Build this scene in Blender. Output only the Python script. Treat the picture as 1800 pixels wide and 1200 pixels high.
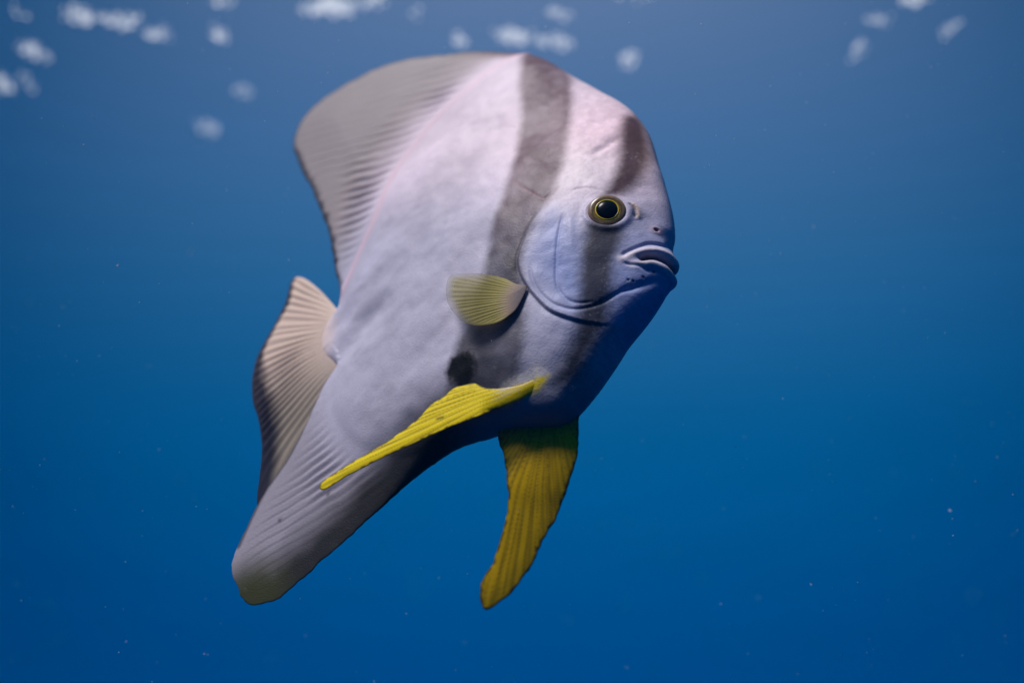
import bpy, math, random
import numpy as np
from mathutils import Matrix, Vector
from mathutils.geometry import delaunay_2d_cdt

scene = bpy.context.scene
for o in list(bpy.data.objects):
    bpy.data.objects.remove(o)

# ------------------------------------------------------------------ camera
TILT = 22.0                      # camera looks up towards the surface
LENS = 40.0
F = 1800 * LENS / 36.0           # focal length in photo pixels
cam_d = bpy.data.cameras.new('camera')
cam_d.lens = LENS
cam_d.sensor_width = 36
cam_d.clip_start = 0.02
cam_d.clip_end = 500
cam = bpy.data.objects.new('camera', cam_d)
scene.collection.objects.link(cam)
cam.rotation_euler = (math.radians(90 + TILT), 0, 0)
cam.location = (0, 0, 0)
scene.camera = cam
cam_d.dof.use_dof = True
cam_d.dof.focus_distance = 0.975
cam_d.dof.aperture_fstop = 1.8
cam_d.dof.aperture_blades = 0
ct, st = math.cos(math.radians(TILT)), math.sin(math.radians(TILT))
# camera axes in the world: x right, y up, z back
CAMW = np.array([[1, 0, 0], [0, -st, ct], [0, -ct, -st]], float)   # rows


def cam2world(p):
    return np.asarray(p, float) @ CAMW


def ray(px, py):
    return np.array([(px - 900) / F, -(py - 600) / F, -1.0])


# ------------------------------------------------------------------ light
SUN_CAM = np.array([-0.40, 0.92, -0.10])
SUN_CAM /= np.linalg.norm(SUN_CAM)
SUN_W = cam2world(SUN_CAM)
sun_d = bpy.data.lights.new('sun', 'SUN')
sun_d.energy = 5.0
sun_d.angle = math.radians(18)     # softened by the rippled surface
sun_d.color = (1.0, 0.93, 0.90)
sun = bpy.data.objects.new('sun', sun_d)
scene.collection.objects.link(sun)
sun.rotation_euler = Vector(SUN_W).to_track_quat('Z', 'Y').to_euler()
sun.location = (-1, -1, 3)


def lin(r, g, b):
    def f(c):
        c /= 255.0
        return c / 12.92 if c <= 0.04045 else ((c + 0.055) / 1.055) ** 2.4
    return np.array([f(r), f(g), f(b)])


world = bpy.data.worlds.new('World')
scene.world = world
world.use_nodes = True
nt = world.node_tree
nt.nodes.clear()
wo = nt.nodes.new('ShaderNodeOutputWorld')
bg = nt.nodes.new('ShaderNodeBackground')
tc = nt.nodes.new('ShaderNodeTexCoord')
sep = nt.nodes.new('ShaderNodeSeparateXYZ')
nt.links.new(tc.outputs['Generated'], sep.inputs[0])
mr = nt.nodes.new('ShaderNodeMapRange')
mr.inputs['From Min'].default_value = -1
mr.inputs['From Max'].default_value = 1
nt.links.new(sep.outputs['Z'], mr.inputs['Value'])
ramp = nt.nodes.new('ShaderNodeValToRGB')
ramp.color_ramp.interpolation = 'B_SPLINE'
stops = [(-1.0, lin(0, 26, 72)), (-0.5, lin(0, 38, 92)), (-0.1, lin(0, 58, 126)), (0.10, lin(0, 72, 142)),
         (0.22, lin(0, 90, 150)), (0.34, lin(2, 98, 153)), (0.48, lin(56, 114, 164)),
         (0.62, lin(92, 128, 176)), (0.8, lin(150, 175, 205)), (1.0, lin(200, 212, 225))]
els = ramp.color_ramp.elements
while len(els) > 1:
    els.remove(els[-1])
for i, (z, c) in enumerate(stops):
    e = els[0] if i == 0 else els.new((z + 1) / 2)
    e.position = (z + 1) / 2
    e.color = (*c, 1)
nt.links.new(mr.outputs[0], ramp.inputs[0])
# the world colour peaks near the view axis and
# fades, red first, with the angle from it
vd = nt.nodes.new('ShaderNodeVectorMath')
vd.operation = 'DOT_PRODUCT'
cdir = cam2world(ray(960, 560))
cdir /= np.linalg.norm(cdir)
vd.inputs[1].default_value = tuple(cdir)
nt.links.new(tc.outputs['Generated'], vd.inputs[0])
fo = nt.nodes.new('ShaderNodeMapRange')
fo.interpolation_type = 'SMOOTHSTEP'
fo.inputs['From Min'].default_value = 0.82
fo.inputs['From Max'].default_value = 1.02
nt.links.new(vd.outputs['Value'], fo.inputs['Value'])
fc = nt.nodes.new('ShaderNodeMix')
fc.data_type = 'RGBA'
fc.inputs[6].default_value = (0.06, 0.34, 0.45, 1)
fc.inputs[7].default_value = (1.30, 1.12, 1.08, 1)
nt.links.new(fo.outputs[0], fc.inputs[0])
mul = nt.nodes.new('ShaderNodeVectorMath')
mul.operation = 'MULTIPLY'
nt.links.new(ramp.outputs[0], mul.inputs[0])
nt.links.new(fc.outputs[2], mul.inputs[1])
nt.links.new(mul.outputs[0], bg.inputs['Color'])
bg.inputs['Strength'].default_value = 0.86
nt.links.new(bg.outputs[0], wo.inputs[0])

scene.view_settings.view_transform = 'Standard'
scene.view_settings.look = 'None'
scene.view_settings.exposure = 0.22
scene.view_settings.gamma = 1
scene.cycles.use_denoising = True
scene.cycles.max_bounces = 6
scene.cycles.transparent_max_bounces = 12


def link(o):
    scene.collection.objects.link(o)
    return o


# ------------------------------------------------------------------ numeric helpers
def catmull(pts, closed=True, step=3.0):
    P = np.asarray(pts, float)
    n = len(P)
    out = []
    rng = range(n) if closed else range(n - 1)
    for i in rng:
        if closed:
            p0, p1, p2, p3 = P[i - 1], P[i], P[(i + 1) % n], P[(i + 2) % n]
        else:
            p0, p1, p2, p3 = P[max(i - 1, 0)], P[i], P[i + 1], P[min(i + 2, n - 1)]
        k = max(1, int(round(np.linalg.norm(p2 - p1) / step)))
        for j in range(k):
            t = j / k
            out.append(0.5 * ((2 * p1) + (-p0 + p2) * t + (2 * p0 - 5 * p1 + 4 * p2 - p3) * t * t
                              + (-p0 + 3 * p1 - 3 * p2 + p3) * t ** 3))
    if not closed:
        out.append(P[-1])
    return np.array(out)


def dist_poly(P, L, closed=False):
    """distance of points to a polyline, and arc parameter 0..1 of the nearest point"""
    best = np.full(len(P), 1e9)
    par = np.zeros(len(P))
    n = len(L)
    segs = n if closed else n - 1
    for i in range(segs):
        a, b = L[i], L[(i + 1) % n]
        d = b - a
        dd = d @ d
        if dd < 1e-18:
            continue
        w = P - a
        t = np.clip((w @ d) / dd, 0, 1)
        e0 = w[:, 0] - t * d[0]
        e1 = w[:, 1] - t * d[1]
        q = e0 * e0 + e1 * e1
        m = q < best
        best[m] = q[m]
        par[m] = (i + t[m]) / segs
    return np.sqrt(best), par


def inside(P, L):
    x, y = P[:, 0], P[:, 1]
    c = np.zeros(len(P), bool)
    n = len(L)
    for i in range(n):
        x1, y1 = L[i - 1]
        x2, y2 = L[i]
        if y1 == y2:
            continue
        m = ((y1 > y) != (y2 > y)) & (x < (x2 - x1) * (y - y1) / (y2 - y1) + x1)
        c ^= m
    return c


def sdf(P, L):
    d, _ = dist_poly(P, L, True)
    return np.where(inside(P, L), d, -d)


def sstep(x, a, b):
    t = np.clip((x - a) / (b - a), 0, 1)
    return t * t * (3 - 2 * t)


def vnoise(P, freq, seed=0):
    ca, sa = math.cos(0.6 + 1.3 * seed), math.sin(0.6 + 1.3 * seed)
    x = (P[:, 0] * ca - P[:, 1] * sa) * freq + seed * 17.3 + 1000
    y = (P[:, 0] * sa + P[:, 1] * ca) * freq + seed * 9.7 + 1000
    xi, yi = np.floor(x), np.floor(y)
    u, v = x - xi, y - yi
    u = u ** 3 * (u * (u * 6 - 15) + 10)
    v = v ** 3 * (v * (v * 6 - 15) + 10)

    def h(i, j):
        s = np.sin(i * 127.1 + j * 311.7 + seed * 74.7) * 43758.5453
        return s - np.floor(s)
    return ((h(xi, yi) * (1 - u) + h(xi + 1, yi) * u) * (1 - v)
            + (h(xi, yi + 1) * (1 - u) + h(xi + 1, yi + 1) * u) * v) * 2 - 1


def fbm(P, freq, seed=0, octv=3):
    return sum(vnoise(P, freq * 2 ** k, seed + k) * 0.5 ** k for k in range(octv))


# ------------------------------------------------------------------ the fish's own frame
N_ = np.array([-0.42, 0.55, 0.722]); N_ /= np.linalg.norm(N_)
d2 = np.array([592.0, 140.0]); d2 /= np.linalg.norm(d2)
fz = -(N_[0] * d2[0] + N_[1] * d2[1]) / N_[2]
F_ = np.array([d2[0], d2[1], fz]); F_ /= np.linalg.norm(F_)
U_ = np.cross(N_, F_)
O_ = ray(850, 520) * 1.05
MF = np.stack([F_, U_, N_])              # rows: fish axes in camera space


def pix_on(px, c):
    """photo pixels -> fish (a, b) on the sheet at height c above the median plane"""
    px = np.asarray(px, float).reshape(-1, 2)
    r = np.stack([(px[:, 0] - 900) / F, -(px[:, 1] - 600) / F, -np.ones(len(px))], 1)
    s = (c + O_ @ N_) / (r @ N_)
    p = r * s[:, None] - O_
    return np.stack([p @ F_, p @ U_], 1)


def pix2ab(px, cfun=None, it=10):
    px = np.asarray(px, float).reshape(-1, 2)
    c = np.zeros(len(px))
    ab = pix_on(px, c)
    if cfun is not None:
        for _ in range(it):
            c = 0.5 * c + 0.5 * cfun(ab)
            ab = pix_on(px, c)
    return ab


# outline of trunk + dorsal + anal fin in photo pixels (fish median plane)
S_PX = [(601, 530), (596, 503), (590, 470), (582, 427), (572, 390), (557, 355), (545, 326), (529, 296), (519, 268),
        (517, 246), (525, 222), (540, 200), (561, 180), (590, 160), (620, 142), (660, 122), (700, 109), (740, 101),
        (780, 97), (815, 93), (850, 91), (880, 93), (910, 96), (938, 100), (962, 109), (986, 123), (1011, 139),
        (1040, 155), (1069, 171), (1094, 185), (1114, 200), (1129, 217), (1141, 236), (1149, 257), (1155, 280),
        (1160, 302), (1166, 325), (1174, 346), (1180, 367), (1184, 390), (1185, 412), (1181, 428), (1182, 438),
        (1186, 452), (1187, 470), (1184, 487), (1176, 503), (1164, 521), (1149, 541), (1133, 561), (1117, 580),
        (1101, 598), (1089, 615), (1074, 639), (1058, 662), (1038, 690), (1020, 712), (1002, 733), (980, 744),
        (940, 748), (900, 751), (870, 757), (843, 767), (812, 777), (789, 789), (766, 808), (736, 831), (708, 856),
        (676, 888), (647, 912), (615, 944), (583, 971), (551, 999), (524, 1024), (500, 1044), (484, 1054), (463, 1060),
        (447, 1063), (437, 1059), (424, 1051), (420, 1040), (413, 1020), (408, 1000), (409, 984), (419, 960),
        (431, 933), (444, 907), (457, 880), (468, 861), (487, 835), (505, 808), (531, 761), (549, 723), (565, 689),
        (581, 663), (592, 648), (586, 637), (571, 622), (566, 600), (574, 573), (590, 549)]
S = pix2ab(catmull(S_PX, True, 3.0))
# fine raggedness along the fin rims
tn_ = np.roll(S, -1, 0) - np.roll(S, 1, 0)
nn_ = np.stack([-tn_[:, 1], tn_[:, 0]], 1)
nn_ /= np.linalg.norm(nn_, axis=1)[:, None] + 1e-9
front_ = pix2ab([(905, 420)])[0][0]
S = S + nn_ * (0.0009 * fbm(S, 110, 77, 3) * sstep(front_ - S[:, 0], 0.0, 0.05))[:, None]
RIDGE = [(930, 100), (917, 108), (880, 132), (840, 167), (800, 204), (765, 241), (733, 284), (707, 321), (688, 361),
         (670, 410), (650, 452), (627, 498), (602, 533)]
ARC = [(592, 646), (590, 680), (596, 730), (615, 768), (642, 794), (680, 810), (735, 812), (790, 786)]
BODY_PX = RIDGE + [(560, 560), (550, 610), (592, 646)] + ARC[1:] + [(800, 900), (1300, 900), (1300, 0), (960, 40)]
BODY = pix2ab(BODY_PX)
CORE = pix2ab(RIDGE + [(642, 550), (640, 600), (622, 655)] + ARC[2:] + BODY_PX[-4:])
RIDGE_AB = pix2ab(catmull(RIDGE, False, 8))
ARC_AB = pix2ab(catmull(ARC, False, 8))

# thickness: h = t^2 solves a screened Poisson problem (round rims, soft fin roots)
G = 0.004
lo = S.min(0) - 4 * G
hi = S.max(0) + 4 * G
nx, ny = (np.ceil((hi - lo) / G)).astype(int) + 1
gx, gy = np.meshgrid(lo[0] + G * np.arange(nx), lo[1] + G * np.arange(ny), indexing='ij')
GP = np.stack([gx.ravel(), gy.ravel()], 1)
inS = inside(GP, S).reshape(nx, ny)
inB = inside(GP, CORE).reshape(nx, ny)
head_c = pix2ab([(1010, 460)])[0]
bel_c = pix2ab([(960, 660)])[0]
tail_c = pix2ab([(600, 590)])[0]
bulge = pix2ab([(985, 440)])[0]
dh = np.hypot(gx - bulge[0], gy - bulge[1])
db = np.hypot(gx - bel_c[0], gy - bel_c[1])
tl = np.hypot(gx - tail_c[0], gy - tail_c[1])
src = (0.10 + 0.90 * sstep(tl, 0.02, 0.13)) * np.where(inB, 1.0 + 3.2 * np.exp(-(dh / 0.07) ** 2) + 3.4 * np.exp(-(db / 0.06) ** 2), 0.0) * inS
kap = np.where(inB, 1 / 0.085 ** 2, 1 / 0.016 ** 2)
h = np.zeros((nx, ny))
den = 4 + kap * G * G
for it in range(2600):
    nb = np.zeros_like(h)
    nb[1:-1, 1:-1] = h[2:, 1:-1] + h[:-2, 1:-1] + h[1:-1, 2:] + h[1:-1, :-2]
    h = np.where(inS, (nb + G * G * src) / den, 0)
TMAX = 0.050
h *= TMAX ** 2 / h.max()
dgrid = np.zeros(nx * ny)
m = inS.ravel()
dd_, _ = dist_poly(GP[m], S, True)
dgrid[m] = dd_
dgrid = dgrid.reshape(nx, ny)
ok = inS & (dgrid > 0.6 * G)
g = np.where(ok, h / np.maximum(dgrid, 1e-6), 0)
wgt = ok.astype(float)
for it in range(14):                      # extend the ratio past the rim
    gs = np.zeros_like(g)
    ws = np.zeros_like(g)
    for dx, dy in ((1, 0), (-1, 0), (0, 1), (0, -1), (1, 1), (-1, -1), (1, -1), (-1, 1)):
        gs += np.roll(g * wgt, (dx, dy), (0, 1))
        ws += np.roll(wgt, (dx, dy), (0, 1))
    new = (wgt == 0) & (ws > 0)
    g[new] = gs[new] / ws[new]
    wgt = np.where(new, 1.0, wgt)
for it in range(2):
    g = 0.25 * (np.roll(g, 1, 0) + np.roll(g, -1, 0) + np.roll(g, 1, 1) + np.roll(g, -1, 1))


def interp(grid, P):
    x = np.clip((P[:, 0] - lo[0]) / G, 0, nx - 1.001)
    y = np.clip((P[:, 1] - lo[1]) / G, 0, ny - 1.001)
    i, j = x.astype(int), y.astype(int)
    u, v = x - i, y - j
    return ((grid[i, j] * (1 - u) + grid[i + 1, j] * u) * (1 - v)
            + (grid[i, j + 1] * (1 - u) + grid[i + 1, j + 1] * u) * v)


def interp3(grid, P):
    x = np.clip((P[:, 0] - lo[0]) / G, 1, nx - 2.001)
    y = np.clip((P[:, 1] - lo[1]) / G, 1, ny - 2.001)
    i, j = x.astype(int), y.astype(int)

    def wts(t):                              # cubic B-spline: smooth second derivative
        return ((1 - t) ** 3 / 6, (3 * t ** 3 - 6 * t * t + 4) / 6, (-3 * t ** 3 + 3 * t * t + 3 * t + 1) / 6, t ** 3 / 6)
    wx, wy_ = wts(x - i), wts(y - j)
    out = 0
    for p in range(4):
        for q in range(4):
            out = out + wx[p] * wy_[q] * grid[i + p - 1, np.minimum(j + q - 1, ny - 1)]
    return out


def thick(P, d=None):
    if d is None:
        d, _ = dist_poly(P, S, True)
        d = np.where(inside(P, S), d, 0)
    tf = 0.0032 * np.clip(d / 0.06, 0, 1) ** 0.7 + 0.0005
    w = sstep(d, 0.008, 0.022)
    hh = np.maximum(interp(g, P), 0) * d * (1 - w) + np.maximum(interp3(h, P), 0) * w
    return np.sqrt(hh + tf * tf * np.clip(d / 0.0006, 0, 1))


def onbody(px):
    return pix2ab(px, lambda ab: thick(ab))


# ------------------------------------------------------------------ surface detail, traced on the near flank
def line_ab(px, step=6):
    return onbody(catmull(px, False, step))


def poly_ab(px, step=8):
    return onbody(catmull(px, True, step))


OPER = poly_ab([(948, 372), (932, 398), (918, 430), (911, 455), (914, 480), (926, 503), (941, 522), (966, 546), (1000, 560),
                (1040, 568), (1078, 566), (1105, 520), (1060, 470), (1040, 410), (1000, 360), (970, 352)])
OPER_E = line_ab([(960, 362), (946, 376), (932, 398), (918, 430), (911, 455), (914, 480), (926, 503), (941, 522), (966, 546),
                  (1000, 560), (1040, 568), (1078, 567)])
SUBOP = line_ab([(931, 462), (936, 490), (948, 513), (972, 534), (1005, 544), (1035, 540), (1062, 529), (1090, 513),
                 (1118, 503), (1145, 492)])
PREOP = line_ab([(990, 372), (982, 410), (978, 450), (977, 490), (984, 512), (1000, 528), (1022, 533), (1050, 528)])
PREOP2 = line_ab([(1003, 372), (1003, 410), (1008, 450)])
UPLIP = line_ab([(1095, 453), (1112, 447), (1135, 441), (1160, 442), (1180, 453), (1190, 468)], 3)
LOLIP = line_ab([(1108, 463), (1130, 463), (1150, 464), (1170, 474), (1187, 492)], 3)
GAP = line_ab([(1122, 458), (1135, 453), (1150, 452), (1165, 457), (1178, 466), (1190, 482)], 3)
LIPFOLD = line_ab([(1092, 452), (1100, 443), (1118, 435), (1140, 428), (1162, 430), (1184, 437)], 3)
LIPFOLD2 = line_ab([(1093, 456), (1100, 463), (1125, 468), (1145, 480)], 3)
CORNER = onbody([(1096, 455)])[0]
NOST1 = onbody([(1154, 404)])[0]
NOST2 = line_ab([(1113, 361), (1120, 368), (1122, 380)], 3)
PORES = onbody([(1149, 478), (1131, 487), (1113, 494), (1104, 492)])
EYE = onbody([(1067, 373)])[0]
CREASE = line_ab([(1033, 279), (1048, 268), (1068, 256), (1090, 238)])
CREASE2 = line_ab([(1000, 335), (1030, 330), (1062, 338)])
NAPE = line_ab([(898, 318), (920, 330), (942, 343), (955, 348), (972, 338), (985, 322)])
CHINFOLD = line_ab([(1085, 512), (1110, 505), (1140, 497), (1165, 489)])
JAWSHAD = line_ab([(1020, 548), (1045, 541), (1070, 530), (1100, 510)])
PINCH = line_ab([(690, 510), (660, 540), (632, 575), (610, 610), (590, 650)])
BUMP = onbody([(1120, 300)])[0]


def gauss(d, s):
    return np.exp(-(d / s) ** 2)


def ends(par, a=0.12):
    return sstep(par, 0, a) * (1 - sstep(par, 1 - a, 1))


RAYD = pix2ab([(600, 200), (840, 137)])           # dorsal ray direction
ray_d = RAYD[1] - RAYD[0]; ray_d /= np.linalg.norm(ray_d)
RAYA = pix2ab([(455, 905), (640, 790)])           # anal ray direction
ray_a = RAYA[1] - RAYA[0]; ray_a /= np.linalg.norm(ray_a)
FIN_SPLIT = pix2ab([(640, 560)])[0][1]


def regions(P):
    """dorsal / anal fin weights and distance to their base lines"""
    dr, _ = dist_poly(P, RIDGE_AB)
    da, _ = dist_poly(P, ARC_AB)
    inb = inside(P, BODY)
    dors = (~inb) & (P[:, 1] > FIN_SPLIT)
    anal = (~inb) & (P[:, 1] <= FIN_SPLIT)
    return inb, dors, anal, dr, da


def detail(P, d):
    """relief in metres along the surface normal, near flank (the far flank mirrors it)"""
    inb, dors, anal, dr, da = regions(P)
    out = np.zeros(len(P))
    # gill cover
    s = sdf(P, OPER)
    de, pe = dist_poly(P, OPER_E)
    lip = ends(pe, 0.10)
    lip = lip * gauss(de, 0.026) * (1 - 0.55 * sstep(pe, 0.6, 0.95))
    out += 0.0021 * sstep(s, -0.0014, 0.0022) * np.exp(-np.maximum(s, 0) / 0.022) * lip
    out -= 0.0011 * gauss(de, 0.0035) * (1 - sstep(s, -0.001, 0.001)) * lip
    dsub, ps = dist_poly(P, SUBOP)
    out -= 0.0013 * gauss(dsub, 0.0016) * ends(ps)
    dp, pp = dist_poly(P, PREOP)
    out -= 0.0010 * gauss(dp, 0.0013) * ends(pp)
    dp2, pp2 = dist_poly(P, PREOP2)
    out += 0.0008 * gauss(dp2, 0.0035) * ends(pp2, 0.3)
    # mouth
    du, pu = dist_poly(P, UPLIP)
    out += 0.0027 * gauss(du, 0.0036) * sstep(pu, 0, 0.25)
    dl, pl = dist_poly(P, LOLIP)
    out += 0.0026 * gauss(dl, 0.0040) * sstep(pl, 0, 0.35)
    dg, pg = dist_poly(P, GAP)
    out -= 0.0062 * gauss(dg, 0.0023) * sstep(pg, 0, 0.2)
    df, pf = dist_poly(P, LIPFOLD)
    out -= 0.0018 * gauss(df, 0.0018) * sstep(pf, 0, 0.1)
    df2, pf2 = dist_poly(P, LIPFOLD2)
    out -= 0.0012 * gauss(df2, 0.0014) * ends(pf2, 0.25)
    out += 0.0012 * gauss(np.hypot(P[:, 0] - CORNER[0], P[:, 1] - CORNER[1]), 0.004)
    # nostrils and pores
    r1 = np.hypot(P[:, 0] - NOST1[0], P[:, 1] - NOST1[1])
    out += 0.0012 * gauss(r1, 0.0036) - 0.0032 * gauss(r1, 0.0013)
    dn, pn = dist_poly(P, NOST2)
    out += 0.0012 * gauss(dn, 0.0028)
    dn3, _ = dist_poly(P - np.array([-0.0022, 0.0]), NOST2)
    out -= 0.0016 * gauss(dn3, 0.0014)
    for q in PORES:
        out -= 0.0010 * gauss(np.hypot(P[:, 0] - q[0], P[:, 1] - q[1]), 0.0009)
    # folds
    for L, amp, w in ((CREASE, 0.0016, 0.0045), (CREASE2, 0.0006, 0.002), (NAPE, 0.0005, 0.0026), (CHINFOLD, 0.0016, 0.003), (PINCH, 0.0045, 0.016)):
        dx, px_ = dist_poly(P, L)
        out -= amp * gauss(dx, w) * ends(px_, 0.3)
    re = np.hypot(P[:, 0] - EYE[0], P[:, 1] - EYE[1])
    out += 0.0020 * gauss(re - 0.0178, 0.0036) * inb
    out += 0.003 * gauss(np.hypot(P[:, 0] - BUMP[0], P[:, 1] - BUMP[1]), 0.02)
    # small irregular wrinkles and muscle relief
    hd = sstep(P[:, 0], head_c[0] - 0.06, head_c[0] + 0.01)
    soft = np.clip(d / 0.02, 0, 1)
    out += (0.0011 * fbm(P, 28, 3) + 0.00005 * fbm(P, 260, 5) * (0.35 + hd)) * soft * sstep(sdf(P, BODY), 0.0, 0.03)
    out -= 0.0005 * gauss(da, 0.006)
    out += 0.0012 * gauss(dr, 0.0050)
    # fin rays
    for sel, dirv, lam, dbase, seed in ((dors, ray_d, 0.0125, dr, 2), (anal, ray_a, 0.0095, da, 4)):
        q = -P[:, 0] * dirv[1] + P[:, 1] * dirv[0]
        along = P @ dirv
        w = q / lam + 0.35 * vnoise(P, 18, seed) + 0.12 * vnoise(P, 60, seed + 3)
        bz = sstep(dbase, 0.045, 0.10) * 0.6
        wave = (1 - bz) * np.sin(2 * np.pi * w) + bz * np.sin(4 * np.pi * w + 1.0 + 2 * vnoise(P, 22, seed + 9))
        amp = 0.00085 * sstep(dbase, 0.004, 0.026) * (1 - 0.72 * sstep(dbase, 0.05, 0.11)) * sstep(d, 0.0, 0.03) * np.clip(0.8 + 0.8 * vnoise(P, 26, seed + 7), 0.1, 1.6)
        if seed == 4:
            amp = 0.00055 * sstep(dbase, 0.004, 0.03) * sstep(d, 0.004, 0.05) * np.clip(0.8 + 0.8 * vnoise(P, 26, seed + 7), 0.1, 1.6)
        out += np.where(sel, wave * amp, 0)
    return out


STR1 = poly_ab([(922, 84), (960, 88), (1002, 128), (1003, 200), (995, 260), (980, 312), (964, 352), (945, 380), (930, 420),
                (917, 460), (922, 505), (925, 560), (918, 610), (902, 690), (850, 690), (796, 700), (793, 650), (803, 610),
                (818, 570), (838, 520), (850, 470), (858, 430), (870, 385), (886, 338), (901, 292), (912, 245), (917, 200),
                (914, 150)])
STR2 = poly_ab([(1096, 204), (1126, 208), (1143, 238), (1146, 270), (1138, 300), (1118, 328), (1092, 344), (1066, 350),
                (1050, 348), (1066, 330), (1080, 300), (1087, 268), (1088, 232)])
STR3 = poly_ab([(1036, 392), (1094, 396), (1086, 440), (1082, 480), (1078, 520), (1074, 560), (1062, 590), (1036, 630),
                (1010, 668), (985, 676), (972, 668), (992, 630), (1008, 590), (1012, 560), (1014, 520), (1021, 450), (1029, 415)])
BLOT = poly_ab([(790, 632), (806, 624), (828, 618), (834, 640), (833, 668), (815, 682), (795, 672), (783, 655)])
YEL = poly_ab([(970, 657), (946, 661), (926, 671), (905, 679), (880, 690), (880, 714), (905, 706), (926, 697), (953, 680)])
WHT = poly_ab([(950, 640), (915, 655), (890, 675), (880, 690), (905, 690), (940, 672), (965, 660)])
PINK_C = onbody([(1090, 230)])[0]
HILITE_C = onbody([(1010, 305)])[0]
CHIN = onbody([(1150, 520)])[0]


def mixc(C, col, w):
    return C * (1 - w[:, None]) + np.asarray(col)[None, :] * w[:, None]


def skin(P, d):
    inb, dors, anal, dr, da = regions(P)
    C = np.tile(lin(177, 174, 192), (len(P), 1))
    wob = 0.0014 * fbm(P, 45, 11) + 0.0008 * fbm(P, 420, 12, 2)
    # water-filtered light put into the skin tint: pinkish back, greyer flank
    up = sstep(P[:, 1] + 0.3 * P[:, 0], head_c[1] + 0.02, head_c[1] + 0.17)
    C = mixc(C, lin(222, 204, 216), up * 0.9)
    nape = gauss(np.hypot(P[:, 0] - PINK_C[0], P[:, 1] - PINK_C[1]), 0.09)
    C = mixc(C, lin(232, 198, 206), nape * 0.7)
    C = mixc(C, lin(244, 230, 234), 0.6 * gauss(np.hypot(P[:, 0] - HILITE_C[0], 1.3 * (P[:, 1] - HILITE_C[1])), 0.045))  # white highlight between the bars, painted into the skin
    hd = sstep(sdf(P, OPER), -0.004, 0.035)
    C = mixc(C, lin(142, 158, 208), hd * 0.75)  # blue ambient light on the cheek mixed into its colour
    snout = gauss(np.hypot(P[:, 0] - CHIN[0], P[:, 1] - CHIN[1]), 0.07)
    C = mixc(C, lin(128, 148, 204), snout * 0.75)  # same blue ambient tint painted over snout and chin
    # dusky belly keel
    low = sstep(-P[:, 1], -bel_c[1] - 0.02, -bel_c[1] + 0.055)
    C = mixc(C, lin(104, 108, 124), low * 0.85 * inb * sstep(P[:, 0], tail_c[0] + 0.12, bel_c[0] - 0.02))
    rot = np.stack([0.8 * P[:, 0] + 0.6 * P[:, 1], 2.6 * (-0.6 * P[:, 0] + 0.8 * P[:, 1])], 1)
    C = C * (1 + (0.10 * fbm(rot, 9, 81, 4) + 0.05 * fbm(P, 24, 85))[:, None])  # diagonal streaks of dappled light put into the skin colour
    # bars
    s1 = sdf(P, STR1) + wob
    yb = sstep(P[:, 1], head_c[1] - 0.06, head_c[1] + 0.10)
    bar = lin(60, 58, 66)[None, :] * (1 - yb[:, None]) + lin(90, 64, 74)[None, :] * yb[:, None]
    w1 = sstep(s1, -0.007, 0.007) * (0.88 + 0.10 * fbm(P, 50, 21))
    C = C * (1 - w1[:, None]) + bar * w1[:, None]
    w2 = sstep(sdf(P, STR2) + wob * 0.7, -0.007, 0.008)
    C = mixc(C, lin(62, 38, 44), w2 * 0.95)
    rim2 = w2 * sstep(P[:, 0], BUMP[0] - 0.005, BUMP[0] + 0.02)
    C = mixc(C, lin(146, 118, 84), rim2 * 0.55)
    w3 = sstep(sdf(P, STR3) + wob, -0.007, 0.008)
    C = mixc(C, lin(40, 36, 38), w3 * 0.9)
    wb = sstep(sdf(P, BLOT) + 0.0022 * fbm(P * np.array([1.0, 0.5]), 420, 31, 2), -0.004, 0.004)
    C = mixc(C, lin(8, 5, 5), wb)
    ww = sstep(sdf(P, WHT) + wob * 1.4, -0.004, 0.006)
    C = mixc(C, lin(225, 218, 212), ww * 0.8)
    wy = sstep(sdf(P, YEL) + wob * 1.2, -0.002, 0.004)
    C = mixc(C, lin(240, 214, 0), wy * 0.95)
    # mouth
    dg, pg = dist_poly(P, GAP)
    du, pu = dist_poly(P, UPLIP)
    dl, pl = dist_poly(P, LOLIP)
    lipw = np.maximum(gauss(du, 0.0045), gauss(dl, 0.0035))
    C = mixc(C, lin(214, 200, 204), lipw * 0.75)
    C = mixc(C, lin(90, 58, 26), gauss(dg, 0.0024) * sstep(pg, 0, 0.15))
    de, pe = dist_poly(P, OPER_E)
    C = mixc(C, lin(96, 92, 108), gauss(de, 0.0014) * 0.5 * ends(pe))
    dn, pn = dist_poly(P, NAPE)
    C = mixc(C, lin(136, 96, 104), gauss(dn, 0.0018) * 0.45 * ends(pn))
    dn2, _ = dist_poly(P, NOST2)
    C = mixc(C, lin(206, 176, 140), gauss(dn2, 0.002) * 0.6)
    dn3, _ = dist_poly(P - np.array([-0.0022, 0.0]), NOST2)
    C = mixc(C, lin(70, 66, 86), gauss(dn3, 0.0013) * 0.7)
    r1 = np.hypot(P[:, 0] - NOST1[0], P[:, 1] - NOST1[1])
    C = mixc(C, lin(206, 160, 156), gauss(r1, 0.0038) * 0.7)
    C = mixc(C, lin(40, 32, 30), gauss(r1, 0.0014))
    for q in PORES:
        C = mixc(C, lin(36, 40, 60), gauss(np.hypot(P[:, 0] - q[0], P[:, 1] - q[1]), 0.0011))
    # freckled mottling on the head
    hm = sstep(P[:, 0], head_c[0] - 0.02, head_c[0] + 0.03) * inb
    mot = fbm(P, 240, 41, 3)
    C = C * (1 + (0.09 * hm * mot + 0.035 * fbm(P, 90, 45))[:, None])
    spk = sstep(vnoise(P, 700, 51), 0.55, 0.9) * hm * sstep(vnoise(P, 60, 52), -0.1, 0.6)
    C = mixc(C, lin(226, 226, 236), spk * 0.16)
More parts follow.
